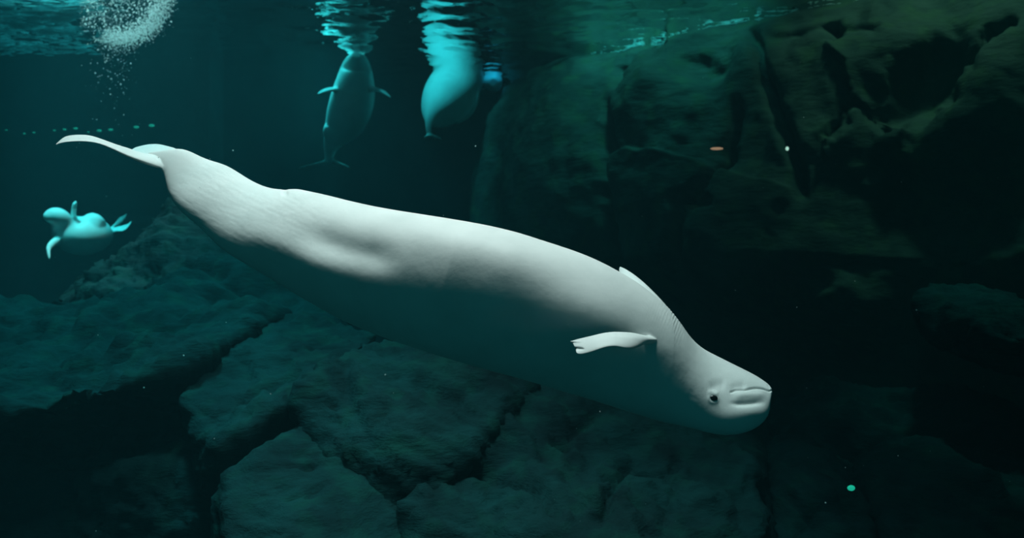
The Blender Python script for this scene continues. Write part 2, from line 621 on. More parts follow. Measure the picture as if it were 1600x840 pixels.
# ------------------------------------------------------------------ boulders
def boulder(label, pts, voxel=0.045, rough=0.16, smooth=14, strata=(0.5, 0.3, 0.8), seed=0.0, grooves=()):
    bm = bmesh.new()
    for q in pts:
        bm.verts.new(tuple(P(*q)))
    r = bmesh.ops.convex_hull(bm, input=bm.verts[:])
    loose = [v for v in bm.verts if not v.link_faces]
    bmesh.ops.delete(bm, geom=loose, context='VERTS')
    bmesh.ops.recalc_face_normals(bm, faces=bm.faces)
    m = bpy.data.meshes.new('boulder')
    bm.to_mesh(m)
    bm.free()

    def setup(o):
        a = o.modifiers.new('r', 'REMESH')
        a.mode = 'VOXEL'
        a.voxel_size = voxel
        s = o.modifiers.new('s', 'SMOOTH')
        s.factor = 0.5
        s.iterations = smooth
    m = evaluated(m, setup)
    c, nn = coords(m), normals(m)
    q = c + seed * 7.7
    warp = np.stack([pnoise(q * 0.9), pnoise(q * 0.9 + 9), pnoise(q * 0.9 + 21)], -1) * 0.35
    st = np.array(strata)
    st = st / np.linalg.norm(st)
    lay = (q + warp) @ st
    layered = (q + warp) + np.outer(lay * 2.2, st)
    d = rough * 1.0 * fbm(q * 0.9, 3) + rough * 0.36 * fbm(layered * 1.7, 4, 0.5, True) + rough * 0.26 * fbm(layered * 5.0, 3)
    ppx, ppy = proj(c)
    wob = 10 * pnoise(np.stack([ppx / 28, ppy / 28, ppx * 0 + seed], -1)) + 4 * pnoise(np.stack([ppx / 8, ppy / 8, ppx * 0 + seed], -1))
    for pts2, depth, width in grooves:
        dd, s, t = line_dist(ppx + wob, ppy + wob, pts2)
        d -= depth * np.exp(-(dd / width) ** 2) * ends(t, 0.12)
    set_coords(m, c + nn * d[:, None])
    o = obj('boulder', m, ROCK)
    tag(o, label, 'rock')
    return o


boulder('broad rounded rock mound behind the whale\'s tail',
        [(95, 500, 12.5), (112, 470, 12.5), (157, 428, 12.4), (209, 385, 12.3), (240, 335, 12.6), (275, 316, 12.8), (360, 330, 13), (470, 400, 12.6), (560, 470, 12),
         (250, 500, 10.2), (420, 500, 10.0), (560, 540, 10.5), (140, 520, 11), (150, 470, 14.5), (300, 350, 15), (480, 430, 14.5), (100, 600, 12), (550, 620, 11)],
        0.07, 0.30, 10, (0.3, 0.4, 0.85), 1.0, [([(200, 445), (300, 420), (390, 450), (440, 470)], 0.25, 12), ([(240, 505), (330, 480), (420, 470)], 0.2, 9)])
boulder('flat-topped slab with pale teal top at the left edge, overhanging a dark hollow',
        [(-140, 660, 6.4), (-20, 655, 6.5), (79, 643, 6.6), (141, 622, 6.7), (209, 596, 6.9), (277, 580, 7.1), (325, 552, 7.5), (366, 526, 7.9), (445, 494, 8.8),
         (-180, 476, 10.2), (0, 478, 10.2), (105, 474, 10.2), (230, 470, 10.0), (377, 470, 9.6), (141, 545, 7.7), (250, 510, 8.3),
         (-140, 720, 8.6), (100, 700, 8.6), (300, 640, 8.8), (430, 540, 9.6)],
        0.055, 0.24, 6, (0.2, -0.6, 0.8), 2.0,
        [([(141, 552), (200, 530), (325, 486), (377, 474)], 0.12, 9), ([(60, 590), (160, 570), (270, 550), (300, 530)], 0.08, 7), ([(20, 540), (70, 520), (140, 505)], 0.08, 8)])
boulder('huge dark boulder filling the lower corner below the overhanging slab',
        [(-160, 690, 7.6), (60, 680, 7.6), (200, 645, 7.7), (280, 640, 7.7), (300, 690, 7.3), (330, 745, 7.0), (338, 860, 6.7), (250, 720, 7.1), (120, 715, 7.0), (-120, 725, 7.0),
         (-150, 960, 6.5), (100, 960, 6.5), (330, 960, 6.5), (300, 700, 9), (-100, 700, 9), (300, 960, 8.5), (-150, 960, 8.5)],
        0.05, 0.22, 10, (0.6, 0.2, 0.6), 3.0, [([(40, 730), (140, 720), (220, 700)], 0.1, 10)])
boulder('wedge-shaped rock face between the slab and the low pale slab',
        [(277, 612, 7.0), (285, 640, 6.9), (293, 672, 6.8), (325, 738, 6.5), (340, 706, 6.4), (377, 669, 6.5), (445, 637, 6.7), (500, 600, 7.0), (565, 545, 7.6), (590, 520, 8.6),
         (330, 555, 7.9), (445, 496, 9.2), (300, 580, 7.7), (340, 800, 7.2), (480, 700, 7.6), (560, 560, 9), (330, 700, 8.8)],
        0.045, 0.16, 10, (0.7, 0.3, -0.5), 4.0, [([(340, 640), (400, 610), (470, 570)], 0.07, 8)])
boulder('smooth pale teal slab at the bottom edge under the wedge-shaped rock',
        [(346, 740, 6.0), (372, 716, 6.1), (398, 700, 6.2), (466, 664, 6.5), (500, 660, 6.8), (560, 700, 6.6), (620, 790, 6.2), (660, 850, 5.8), (345, 860, 5.4), (340, 960, 5.0), (660, 960, 5.2),
         (480, 900, 5.1), (400, 760, 7.5), (600, 800, 7.4), (350, 960, 7), (650, 960, 7)],
        0.04, 0.10, 12, (0.3, 0.5, 0.7), 5.0, [([(440, 726), (470, 728), (505, 722)], 0.05, 4), ([(440, 768), (475, 770), (510, 762)], 0.05, 4)])
boulder('large rounded boulder with a lit rim under the middle of the whale',
        [(467, 628, 6.7), (476, 675, 6.5), (493, 718, 6.3), (519, 752, 6.2), (545, 772, 6.1), (625, 800, 6.0), (486, 596, 6.9), (506, 572, 7.1), (553, 556, 7.2), (583, 522, 7.6), (640, 520, 7.8), (720, 545, 7.6),
         (836, 600, 7.3), (793, 630, 6.8), (776, 655, 6.6), (712, 700, 6.2), (690, 770, 6.0), (600, 600, 6.75), (640, 640, 6.5), (560, 700, 6.2), (640, 900, 6.2), (520, 860, 6.6), (560, 600, 8.8), (800, 620, 8.8), (700, 850, 7.5)],
        0.045, 0.17, 10, (0.6, 0.3, 0.5), 6.0, [([(553, 560), (540, 610), (560, 660), (590, 720)], 0.07, 9), ([(650, 590), (700, 620), (760, 610)], 0.07, 8)])
boulder('broad cracked greenish slab under the whale\'s head',
        [(640, 778, 6.0), (707, 722, 6.3), (714, 690, 6.5), (776, 653, 6.8), (800, 622, 7.1), (838, 602, 7.4), (900, 606, 7.5), (980, 625, 7.4), (1080, 665, 7.2), (1150, 690, 7.0), (1190, 720, 6.8), (1180, 860, 5.9), (1080, 900, 5.4),
         (900, 900, 5.2), (700, 900, 5.3), (640, 860, 5.6), (900, 620, 9), (1150, 720, 8.5), (700, 760, 8), (1180, 960, 7), (640, 960, 7)],
        0.045, 0.20, 8, (0.5, -0.3, 0.7), 7.0,
        [([(700, 735), (760, 725), (810, 745), (845, 775), (870, 830)], 0.10, 6), ([(1000, 690), (965, 740), (945, 800), (930, 840)], 0.14, 7), ([(860, 690), (910, 660), (945, 630)], 0.08, 6),
         ([(985, 715), (1030, 725), (1050, 735), (1065, 690)], 0.10, 6), ([(1055, 735), (1055, 790), (1030, 830)], 0.08, 6), ([(720, 830), (760, 790), (820, 790)], 0.06, 6)])
boulder('dim low boulder in the bottom corner below the dark ledge',
        [(1355, 740, 7.6), (1380, 705, 8.0), (1450, 690, 8.2), (1600, 715, 8.0), (1720, 740, 7.6), (1370, 800, 7.0), (1420, 900, 6.4), (1720, 900, 6.2), (1500, 730, 7.2), (1400, 960, 7), (1700, 960, 7.5), (1400, 730, 9.5), (1650, 740, 9.5)],
        0.05, 0.22, 10, (0.2, 0.5, 0.8), 8.0)
boulder('dim boulder with a green speck below the whale\'s snout',
        [(1195, 720, 7.6), (1205, 690, 8.2), (1260, 680, 8.4), (1330, 720, 8.0), (1370, 790, 7.2), (1360, 880, 6.6), (1200, 900, 6.4), (1270, 760, 7.0), (1200, 960, 7), (1350, 960, 7.2), (1250, 720, 9.6), (1350, 760, 9)],
        0.05, 0.20, 10, (0.7, 0.2, 0.5), 9.0, [([(1215, 760), (1250, 790), (1300, 830)], 0.1, 8)])
boulder('mossy elongated boulder jutting in from the edge below the cliff',
        [(1432, 462, 8.7), (1440, 448, 8.9), (1462, 440, 9.0), (1530, 452, 8.9), (1600, 482, 8.6), (1720, 520, 8.2), (1436, 515, 8.6), (1475, 545, 8.4), (1540, 570, 8.2), (1610, 596, 8.0), (1720, 620, 7.8), (1500, 500, 8.2), (1600, 530, 7.7),
         (1470, 480, 10.5), (1700, 560, 10), (1700, 500, 10)],
        0.045, 0.17, 10, (0.5, 0.1, 0.7), 10.0, [([(1500, 512), (1540, 505), (1580, 525), (1620, 540)], 0.08, 5), ([(1470, 535), (1530, 540), (1590, 565)], 0.07, 5)])
boulder('barely lit long ledge between the mossy boulder and the bottom corner boulder',
        [(1190, 640, 10.5), (1290, 590, 10.6), (1400, 598, 10.4), (1500, 625, 10.2), (1640, 650, 10), (1300, 660, 9.8), (1450, 680, 9.6), (1640, 700, 9.4), (1250, 760, 10), (1640, 780, 10), (1300, 640, 12), (1600, 680, 12)],
        0.06, 0.25, 10, (0.1, 0.3, 0.9), 11.0, [([(1380, 612), (1440, 622), (1500, 630)], 0.12, 6)])


# ------------------------------------------------------------------ the big beluga, swimming belly up
TB = [((232, 238), (229, 246)), ((255, 234), (243, 257)), ((281, 231.5), (259, 271)), ((310, 243.5), (269, 296)), ((343.6, 255), (290, 328)), ((383, 278), (322, 356)), ((420, 292), (352, 386)), ((465, 295.5), (397, 416)),
      ((533, 310), (460, 455)), ((601, 325), (530, 496)), ((669, 336.5), (600, 527)), ((737, 348), (675, 553)), ((805, 363), (755, 577)), ((854, 378), (820, 594)), ((906, 395.5), (872, 609)),
      ((952, 416), (925, 624)), ((996, 441), (965, 636)), ((1026, 463), (1000, 646)), ((1047, 482), (1025, 653)), ((1069, 509), (1048, 657.5)), ((1084, 528), (1070, 661.5)), ((1106, 547), (1095, 667.5)),
      ((1128, 559), (1120, 671)), ((1154, 572), (1148, 669)), ((1175, 582.5), (1169, 663)), ((1190, 591), (1183, 655)), ((1198, 596.8), (1191, 646.5)), ((1202.5, 601), (1195.5, 636)),
      ((1204.6, 604.5), (1198.0, 627.5)), ((1205.8, 608), (1202.5, 621)), ((1206.2, 611), (1205, 616))]
KW = [0.55, 0.45, 0.42, 0.46, 0.52, 0.6, 0.68, 0.78, 0.88, 0.94, 0.98, 1.0, 1.0, 1.0, 1.0, 0.97, 0.95, 0.93, 0.92, 0.93, 0.95, 0.97, 0.98, 0.97, 0.95, 0.95, 0.96, 1.0, 1.1, 1.1, 1.0]
SH = [0.0, 0.2, 0.45, 0.55, 0.6, 0.52, 0.42, 0.28, 0.14, 0.02, -0.06, -0.12, -0.14, -0.12, -0.08, -0.02, 0.06, 0.12, 0.18, 0.26, 0.4, 0.54, 0.64, 0.68, 0.68, 0.62, 0.5, 0.4, 0.3, 0.2, 0.1]
T = np.array([a for a, _ in TB], float)
Bo = np.array([b_ for _, b_ in TB], float)
mid = (T + Bo) / 2
tpar = np.concatenate([[0], np.cumsum(np.linalg.norm(np.diff(mid, axis=0), axis=1) + 0.3 * np.abs(np.diff(np.linalg.norm(T - Bo, axis=1))))])
tneck = tpar[18]
uu = np.concatenate([np.linspace(0, tneck, 430, endpoint=False), np.linspace(tneck, tpar[-1], 300)])
Ts, Bs = spline(tpar, T, uu), spline(tpar, Bo, uu)
kws, shs = np.interp(uu, tpar, KW), np.interp(uu, tpar, SH)
ker = np.hanning(41)
ker /= ker.sum()
kws = np.convolve(np.pad(kws, 20, 'edge'), ker, 'valid')
shs = np.convolve(np.pad(shs, 20, 'edge'), ker, 'valid')
nv = 264
vv = np.linspace(0, 2 * np.pi, nv, endpoint=False)
hh = np.linalg.norm(Ts - Bs, axis=1) / 2
pxy = (Ts + Bs)[:, None] / 2 + np.cos(vv)[None, :, None] * (Ts - Bs)[:, None] / 2


def whale_depth(px):
    return np.interp(px, [80, 260, 700, 1210], [5.05, 4.95, 4.55, 4.35])


dc = whale_depth((Ts[:, 0] + Bs[:, 0]) / 2)
px_m = dc / F
rings = np.zeros((len(uu), nv, 3))
rings[:, :, 0] = (pxy[:, :, 0] - 800) * px_m[:, None]
rings[:, :, 2] = (420 - pxy[:, :, 1]) * px_m[:, None]
rings[:, :, 1] = dc[:, None] - (hh * kws * px_m)[:, None] * np.sin(vv)[None, :] + (shs * hh * px_m)[:, None] * np.cos(vv)[None, :]
du = np.gradient(rings, axis=0)
dv = np.roll(rings, -1, 1) - np.roll(rings, 1, 1)
nr = np.cross(du, dv)
nr /= np.linalg.norm(nr, axis=2)[:, :, None] + 1e-12
if (nr[300, nv // 4] @ np.array([0, -1.0, 0])) < 0:
    nr = -nr
bx, by = [a_.reshape(len(uu), nv) for a_ in proj(rings.reshape(-1, 3))]
side = smoothstep(np.abs(np.sin(vv)) / 0.35)[None, :]          # keeps the outline itself untouched
PXM = 4.4 / F
D2 = np.zeros_like(bx)


def wl_groove(pts, depth_px, width, e=0.15, sd=True):
    global D2
    if len(pts) > 2 and width > 8:
        pts = spline(np.linspace(0, 1, len(pts)), np.array(pts, float), np.linspace(0, 1, 14))
    d, s, t = line_dist(bx, by, pts)
    D2 += -depth_px * np.exp(-(d / width) ** 2) * ends(t, e) * (side if sd else 1)


def wl_bump(cx, cy, rx, ry, h, ang=0.0):
    global D2
    c, s = math.cos(ang), math.sin(ang)
    u = ((bx - cx) * c + (by - cy) * s) / rx
    v = (-(bx - cx) * s + (by - cy) * c) / ry
    D2 += h * np.exp(-(u * u + v * v)) * side


def wl_ridge(pts, h, width, e=0.25):
    wl_groove(pts, -h, width, e)


# face: mouth line, lip, crease over the melon, brow, cheek
mouth = [(1139, 614), (1143, 612), (1150, 609.3), (1158, 609), (1164, 609.8), (1171, 607.8), (1179, 606.6), (1187, 606.8), (1194, 608), (1200, 610), (1203.5, 610.5), (1208, 609)]
under = [(1134, 626), (1142, 629), (1152, 630.3), (1165, 630.3), (1178, 629), (1188, 628.3), (1199, 627.3)]
wl_groove(mouth, 2.6, 1.5, 0.08, False)
wl_groove([(1139, 608), (1152, 604), (1168, 602)], 1.5, 6, 0.3)
wl_ridge([(1141, 619), (1160, 617.5), (1180, 617), (1200, 617)], 2.8, 6.5, 0.3)
wl_groove([(x_, y_ + 1) for x_, y_ in under], 3.0, 4.0, 0.4)
wl_bump(1174, 643, 26, 13, 3.6)
wl_bump(1150, 652, 30, 14, 1.5)
wl_groove([(1106, 607), (1122, 601), (1136, 601)], 1.5, 8, 0.3)
wl_ridge([(1104, 612), (1114, 613), (1124, 617)], 1.5, 4, 0.3)
wl_bump(1114.6, 622.5, 8, 7, 1.8)
wl_bump(1168, 593, 26, 9, 1.5, 0.5)
wl_groove([(1198, 600), (1201.5, 604), (1203, 608)], 0.8, 1.3, 0.3, False)
wl_groove([(1070, 616), (1082, 620), (1096, 628)], 0.2, 2.6, 0.4)
wl_groove([(1076, 609), (1086, 616)], 0.15, 2.4, 0.4)
ev = np.hypot((bx - 1114.6) / 1.2, by - 622.5)
D2 += (0.35 * np.exp(-((ev - 6.4) / 1.8) ** 2) - 0.9 * np.exp(-(ev / 4.6) ** 4)) * side
# throat, shoulder, flank
wl_groove([(1018, 545), (1035, 575), (1060, 600), (1078, 612)], 1.5, 26, 0.4)
wl_bump(930, 490, 60, 40, 5.0, 0.35)
wl_bump(985, 590, 60, 45, -2.5)
wl_groove([(455, 342), (500, 372), (560, 392), (640, 410)], 8.0, 24, 0.35)
wl_ridge([(360, 352), (430, 380), (490, 412), (560, 446)], 4.5, 24, 0.35)
wl_ridge([(560, 345), (680, 372), (800, 405), (880, 440)], 4.0, 32, 0.3)
wl_groove([(438, 300), (445, 301), (452, 300)], 2.2, 5.0, 0.4, False)
D2 += 1.6 * np.exp(-(((bx - 464) / 14) ** 2 + ((by - 295) / 12) ** 2))
# fine folds on the neck and faint unevenness everywhere
d, s, t = line_dist(bx, by, [(1000, 452), (1055, 530)])
fold = np.exp(-(((bx - 1036) / 30) ** 2 + ((by - 482) / 34) ** 2))
D2 += 0.48 * fold * np.sin((bx * 0.93 + by * 0.36) * 2 * np.pi / 4.6 + 2.0 * pnoise(np.stack([bx.ravel() / 20, by.ravel() / 20, 0 * bx.ravel()], -1)).reshape(bx.shape))
q = rings.reshape(-1, 3)
rel = 0.35 * fbm(q * 4, 2) + 0.07 * fbm(q * 16, 3)
D2 += rel.reshape(bx.shape) * smoothstep((1150 - bx) / 200)
q2 = np.stack([(bx * 0.9 + by * 0.42).ravel() / 26, (by * 0.9 - bx * 0.42).ravel() / 6, 0 * bx.ravel()], -1)
tailm = smoothstep((640 - bx) / 200) * side
D2 += 0.16 * tailm * fbm(q2, 3).reshape(bx.shape)
rings = rings + nr * (D2 * PXM)[:, :, None]
bv, bt = tube(rings)
body = outward(mesh_np('beluga_whale', bv, quads=bt))


def W(px, py, off=0.0):
    """point at a pixel in the whale's own plane, off metres nearer (-) or farther (+)"""
    return P(px, py, whale_depth(px) + off)


blades = []
# near fluke lobe: sweeps back and towards the viewer
blades.append(wing([(W(286, 270, 0.0), W(284, 248, 0.06), 0.03), (W(262, 268, -0.03), W(262, 240, 0.10), 0.034), (W(243, 260.5, -0.10), W(244, 239, 0.10), 0.030), (W(222, 252, -0.19), W(226, 240, 0.06), 0.024), (W(201, 244, -0.27), W(204, 233, 0.0), 0.018),
                    (W(179, 234, -0.35), W(182, 226, -0.12), 0.014), (W(154, 224, -0.42), W(158, 217, -0.18), 0.010), (W(129, 220.5, -0.47), W(136, 211, -0.22), 0.007),
                    (W(110, 221, -0.5), W(113, 211, -0.27), 0.005), (W(96, 223, -0.51), W(99, 215, -0.33), 0.004), (W(87.5, 226, -0.50), W(88, 224.5, -0.46), 0.002)], 36, 70))
# far lobe: away from the viewer
blades.append(wing([(W(300, 262, 0.02), W(284, 257, 0.02), 0.03), (W(300, 247, 0.16), W(250, 251, 0.02), 0.030), (W(290, 239, 0.38), W(228, 248, 0.10), 0.024), (W(276, 232, 0.56), W(214, 241.5, 0.22), 0.016),
                    (W(260, 227.5, 0.68), W(206.5, 237, 0.36), 0.010), (W(246, 225, 0.72), W(206, 233.5, 0.48), 0.005), (W(232, 225.5, 0.70), W(212, 230, 0.58), 0.002)], 36, 60))
# near flipper
blades.append(wing([(W(1032, 540, -0.18), W(1026, 523, -0.18), 0.022), (W(1014, 537, -0.31), W(1010, 524, -0.31), 0.022), (W(1000, 541, -0.40), W(993, 520.5, -0.36), 0.016), (W(982, 545, -0.50), W(972, 518.5, -0.40), 0.016),
                    (W(962, 541, -0.55), W(950, 519, -0.43), 0.013), (W(942, 543.5, -0.57), W(928, 523.5, -0.46), 0.011), (W(924, 549.5, -0.57), W(911, 527.5, -0.47), 0.009),
                    (W(908, 552.8, -0.56), W(899, 530.5, -0.47), 0.006), (W(901, 551, -0.55), W(894.5, 533, -0.47), 0.003)], 40, 90))
# far flipper
blades.append(wing([(W(1040, 480, 0.10), W(1010, 470, 0.10), 0.03), (W(1024, 461, 0.24), W(992, 452, 0.24), 0.024), (W(1006, 442, 0.36), W(980, 440, 0.36), 0.016), (W(990, 428.5, 0.44), W(972, 432, 0.44), 0.010),
                    (W(977, 420, 0.50), W(968, 425, 0.50), 0.005), (W(969, 416.5, 0.53), W(967.5, 420, 0.53), 0.002)], 30, 50))
# ragged notches at the flipper tip
fv = blades[2][0]
fx, fy = proj(fv)
tip = smoothstep((915 - fx) / 14)
for cy, wd, dp in ((544.5, 2.0, 7), (533, 1.2, -3)):
    fv[:, 0] += tip * dp * PXM * np.exp(-((fy - cy) / wd) ** 2)


def union(base, blades):
    tmp = []
    for v, f in blades:
        m = outward(mesh_np('blade', v, quads=f))
        o = bpy.data.objects.new('blade', m)
        COL.objects.link(o)
        tmp.append(o)

    def setup(o):
        for t in tmp:
            a = o.modifiers.new('b', 'BOOLEAN')
            a.operation = 'UNION'
            a.object = t
            a.solver = 'MANIFOLD'
    m = evaluated(base, setup)
    for o in tmp:
        bpy.data.objects.remove(o)
    return m


nbase = len(body.vertices)
merged = union(body, blades)
print('whale verts', nbase, len(merged.vertices))
if len(merged.vertices) < 1000:
    merged = body
c = coords(merged)
ed = np.empty(len(merged.edges) * 2, dtype=np.int32)
merged.edges.foreach_get('vertices', ed)
ed = ed.reshape(-1, 2)
cx_, cy_ = proj(c)
mask = np.exp(-(((cx_ - 266) / 22) ** 2 + ((cy_ - 256) / 20) ** 2)) + np.exp(-(((cx_ - 1010) / 12) ** 2 + ((cy_ - 531) / 14) ** 2)) * (c[:, 1] < 4.4) * 0.25
mask = np.clip(mask * 1.3, 0, 1)[:, None] * 0.6
deg = np.bincount(ed.ravel(), minlength=len(c))[:, None]
for _ in range(40):                                   # fair the roots of fluke and flipper into the body
    acc = np.zeros_like(c)
    np.add.at(acc, ed[:, 0], c[ed[:, 1]])
    np.add.at(acc, ed[:, 1], c[ed[:, 0]])
    c = c + mask * (acc / np.maximum(deg, 1) - c)
set_coords(merged, c)
whale = obj('beluga_whale', merged, SKIN)
tag(whale, 'large white beluga whale swimming belly-up across the middle of the tank', 'whale')


def ball(name, loc, r, material, parent=None, scale=(1, 1, 1), seg=24):
    bm = bmesh.new()
    bmesh.ops.create_uvsphere(bm, u_segments=seg, v_segments=seg // 2, radius=r)
    for v in bm.verts:
        v.co = Vector((v.co.x * scale[0], v.co.y * scale[1], v.co.z * scale[2])) + Vector(loc)
    m = bpy.data.meshes.new(name)
    bm.to_mesh(m)
    bm.free()
    m.polygons.foreach_set('use_smooth', np.ones(len(m.polygons), dtype=bool))
    return obj(name, m, material, parent)


# the eye sits in its socket: find the skin at that pixel
k = np.argmin((bx - 1114.6) ** 2 + (by - 622.5) ** 2 + 1e6 * (np.sin(vv)[None, :] < 0.2))
ep = rings.reshape(-1, 3)[k]
eye = ball('eye', ep + np.array([0, 0.004, 0]), 0.0215, EYE, whale, (1.05, 0.5, 0.74))
eye['label'] = 'small dark eye'


# ------------------------------------------------------------------ belugas farther off
def beluga(label, spine, half_h, half_w, up, blades_, voxel=0.022, smooth=4, group='belugas at the far end of the tank'):
    """spine: points tail to snout; half_h along 'up', half_w across"""
    sp = np.array(spine, float)
    t = np.concatenate([[0], np.cumsum(np.linalg.norm(np.diff(sp, axis=0), axis=1))])
    tt = np.linspace(0, t[-1], 110)
    c = spline(t, sp, tt)
    hh = np.maximum(spline(t, np.array(half_h, float), tt), 0.012)
    ww = np.maximum(spline(t, np.array(half_w, float), tt), 0.012)
    tg = np.gradient(c, axis=0)
    tg /= np.linalg.norm(tg, axis=1)[:, None]
    upv = np.array(up, float)
    upv = np.broadcast_to(upv, c.shape) if upv.ndim == 1 else spline(t, upv, tt)
    sd = np.cross(tg, upv)
    sd /= np.linalg.norm(sd, axis=1)[:, None]
    un = np.cross(sd, tg)
    v = np.linspace(0, 2 * np.pi, 48, endpoint=False)
    rings = c[:, None] + np.cos(v)[None, :, None] * (un * hh[:, None])[:, None] + np.sin(v)[None, :, None] * (sd * ww[:, None])[:, None]
    m = outward(mesh_np('body', *tube(rings)[:1], quads=tube(rings)[1]))
    m = union(m, blades_)

    def setup(o):
        a = o.modifiers.new('r', 'REMESH')
        a.mode = 'VOXEL'
        a.voxel_size = voxel
        s = o.modifiers.new('s', 'SMOOTH')
        s.factor = 0.5
        s.iterations = smooth
    m = evaluated(m, setup)
    m.polygons.foreach_set('use_smooth', np.ones(len(m.polygons), dtype=bool))
    o = obj('beluga_whale', m, SKIN)
    return tag(o, label, 'whale', group)


def bl(*st):
    return wing([(P(*a), P(*b_), h) for a, b_, h in st], 24, 30)


# upright whale with its snout at the surface, underside towards the viewer
beluga('beluga hanging upright with outstretched flippers and snout at the surface',
       [P(514, 254, 18.2), P(515, 240, 18.15), P(520, 222, 18.0), P(533, 200, 17.9), P(546, 172, 17.85), P(553, 145, 17.8), P(556, 120, 17.8), P(557, 104, 17.75), P(557, 93, 17.6), P(557, 86, 17.5)],
       [0.10, 0.13, 0.22, 0.36, 0.46, 0.46, 0.38, 0.30, 0.22, 0.10], [0.08, 0.11, 0.20, 0.37, 0.46, 0.45, 0.38, 0.31, 0.20, 0.10], (0, -1, 0),
       [bl(((520, 252, 18.25), (511, 247, 18.2), 0.05), ((504, 257, 18.3), (503, 252, 18.1), 0.035), ((487, 260, 18.35), (487, 256, 18.1), 0.022), ((467, 263, 18.4), (467, 261, 18.3), 0.01)),
        bl(((512, 252, 18.25), (522, 248, 18.2), 0.05), ((526, 257, 18.3), (526, 252, 18.1), 0.035), ((538, 260, 18.35), (538, 257, 18.1), 0.022), ((547, 262, 18.4), (547, 260, 18.3), 0.01)),
        bl(((540, 146, 17.6), (540, 132, 17.7), 0.06), ((523, 142, 17.3), (523, 136, 17.6), 0.04), ((508, 144, 17.1), (508, 138, 17.5), 0.028), ((496, 148, 17.0), (496, 145, 17.3), 0.012)),
        bl(((572, 146, 17.6), (572, 132, 17.7), 0.06), ((588, 142, 17.3), (588, 136, 17.6), 0.04), ((600, 147, 17.1), (600, 141, 17.5), 0.028), ((611, 153, 17.0), (611, 150, 17.3), 0.012)),
        bl(((512, 196, 17.9), (520, 198, 17.7), 0.12), ((509, 205, 17.8), (522, 206, 17.6), 0.14), ((511, 214, 17.9), (520, 215, 17.7), 0.10))])

# whale seen from behind, its tail hanging down
beluga('beluga seen from behind with a narrow tail hanging straight down',
       [P(671, 213, 17.6), P(670, 200, 17.6), P(672, 186, 17.7), P(682, 172, 18.1), P(699, 152, 18.7), P(714, 130, 19.4), P(724, 108, 20.2), P(730, 90, 20.9)],
       [0.05, 0.07, 0.13, 0.40, 0.62, 0.62, 0.52, 0.30], [0.04, 0.06, 0.12, 0.34, 0.56, 0.58, 0.50, 0.3], (0.3, -0.2, 0.9),
       [bl(((675, 214, 17.7), (668, 210, 17.5), 0.04), ((682, 216, 17.8), (680, 212, 17.5), 0.03), ((691, 218.5, 17.9), (690, 216, 17.7), 0.01)),
        bl(((668, 214, 17.7), (674, 210, 17.5), 0.04), ((666, 215, 17.8), (666, 212, 17.5), 0.03), ((662, 216, 17.9), (662, 214.5, 17.7), 0.01)),
        bl(((720, 118, 19.3), (746, 124, 19.5), 0.24), ((727, 148, 18.9), (748, 150, 19.2), 0.24), ((716, 174, 18.6), (738, 178, 18.9), 0.22), ((700, 188, 18.4), (716, 194, 18.6), 0.12))])

# small bluish one, end on, touching the surface
wc = beluga('small bluish beluga facing away at the surface beside the cliff',
            [P(771, 129, 19.6), P(770.5, 129, 19.8), P(770, 128, 20.3), P(766, 126, 21.2), P(762, 126, 22.2)],
            [0.10, 0.19, 0.24, 0.22, 0.08], [0.10, 0.18, 0.23, 0.21, 0.08], (0, 0, 1),
            [bl(((760, 132, 20.3), (768, 132, 20.5), 0.04), ((756, 137, 20.3), (762, 137, 20.5), 0.02), ((753, 140, 20.3), (756, 140, 20.5), 0.01))], 0.02)

# whale on the left turning away, flippers and flukes spread
beluga('beluga twisting on its side with spread flippers by the far-left wall',
       [P(174, 362, 15.8), P(167, 364, 15.6), P(156, 365, 15.4), P(140, 367, 15.1), P(121, 368, 14.8), P(105, 362, 14.6), P(97, 349, 14.5), P(91, 340, 14.4), P(80, 338, 14.3), P(70, 340, 14.2)],
       [0.06, 0.12, 0.25, 0.33, 0.34, 0.27, 0.19, 0.17, 0.14, 0.05], [0.06, 0.12, 0.27, 0.36, 0.36, 0.28, 0.19, 0.17, 0.14, 0.05], (0.1, -0.5, 0.86),
       [bl(((168, 364, 15.7), (174, 356, 15.7), 0.05), ((181, 356, 15.9), (180, 347, 15.9), 0.03), ((193, 347, 16.1), (187, 338, 16.1), 0.02), ((200, 334, 16.2), (198, 331, 16.2), 0.008)),
        bl(((170, 364, 15.7), (172, 357, 15.7), 0.05), ((182, 362, 15.6), (186, 353, 15.8), 0.03), ((194, 360, 15.5), (199, 349, 15.8), 0.018), ((204, 350, 15.6), (206, 344, 15.7), 0.008)),
        bl(((106, 352, 14.7), (118, 350, 14.7), 0.08), ((110, 338, 14.7), (119, 338, 14.8), 0.05), ((112, 325, 14.5), (120, 324, 14.6), 0.04), ((115, 314, 14.5), (121, 313, 14.6), 0.02)),
        bl(((92, 366, 14.5), (100, 378, 14.5), 0.08), ((80, 374, 14.2), (86, 386, 14.2), 0.05), ((72, 386, 14.0), (80, 392, 14.0), 0.035), ((74, 400, 13.9), (80, 402, 13.9), 0.02), ((76, 406, 13.9), (79, 407, 13.9), 0.01)),
        bl(((128, 352, 14.9), (128, 366, 14.6), 0.1), ((136, 338, 15.0), (138, 362, 14.7), 0.13), ((147, 337, 15.1), (150, 362, 14.8), 0.15), ((158, 347, 15.3), (160, 362, 15.0), 0.10))],
       group='belugas at the far end of the tank')


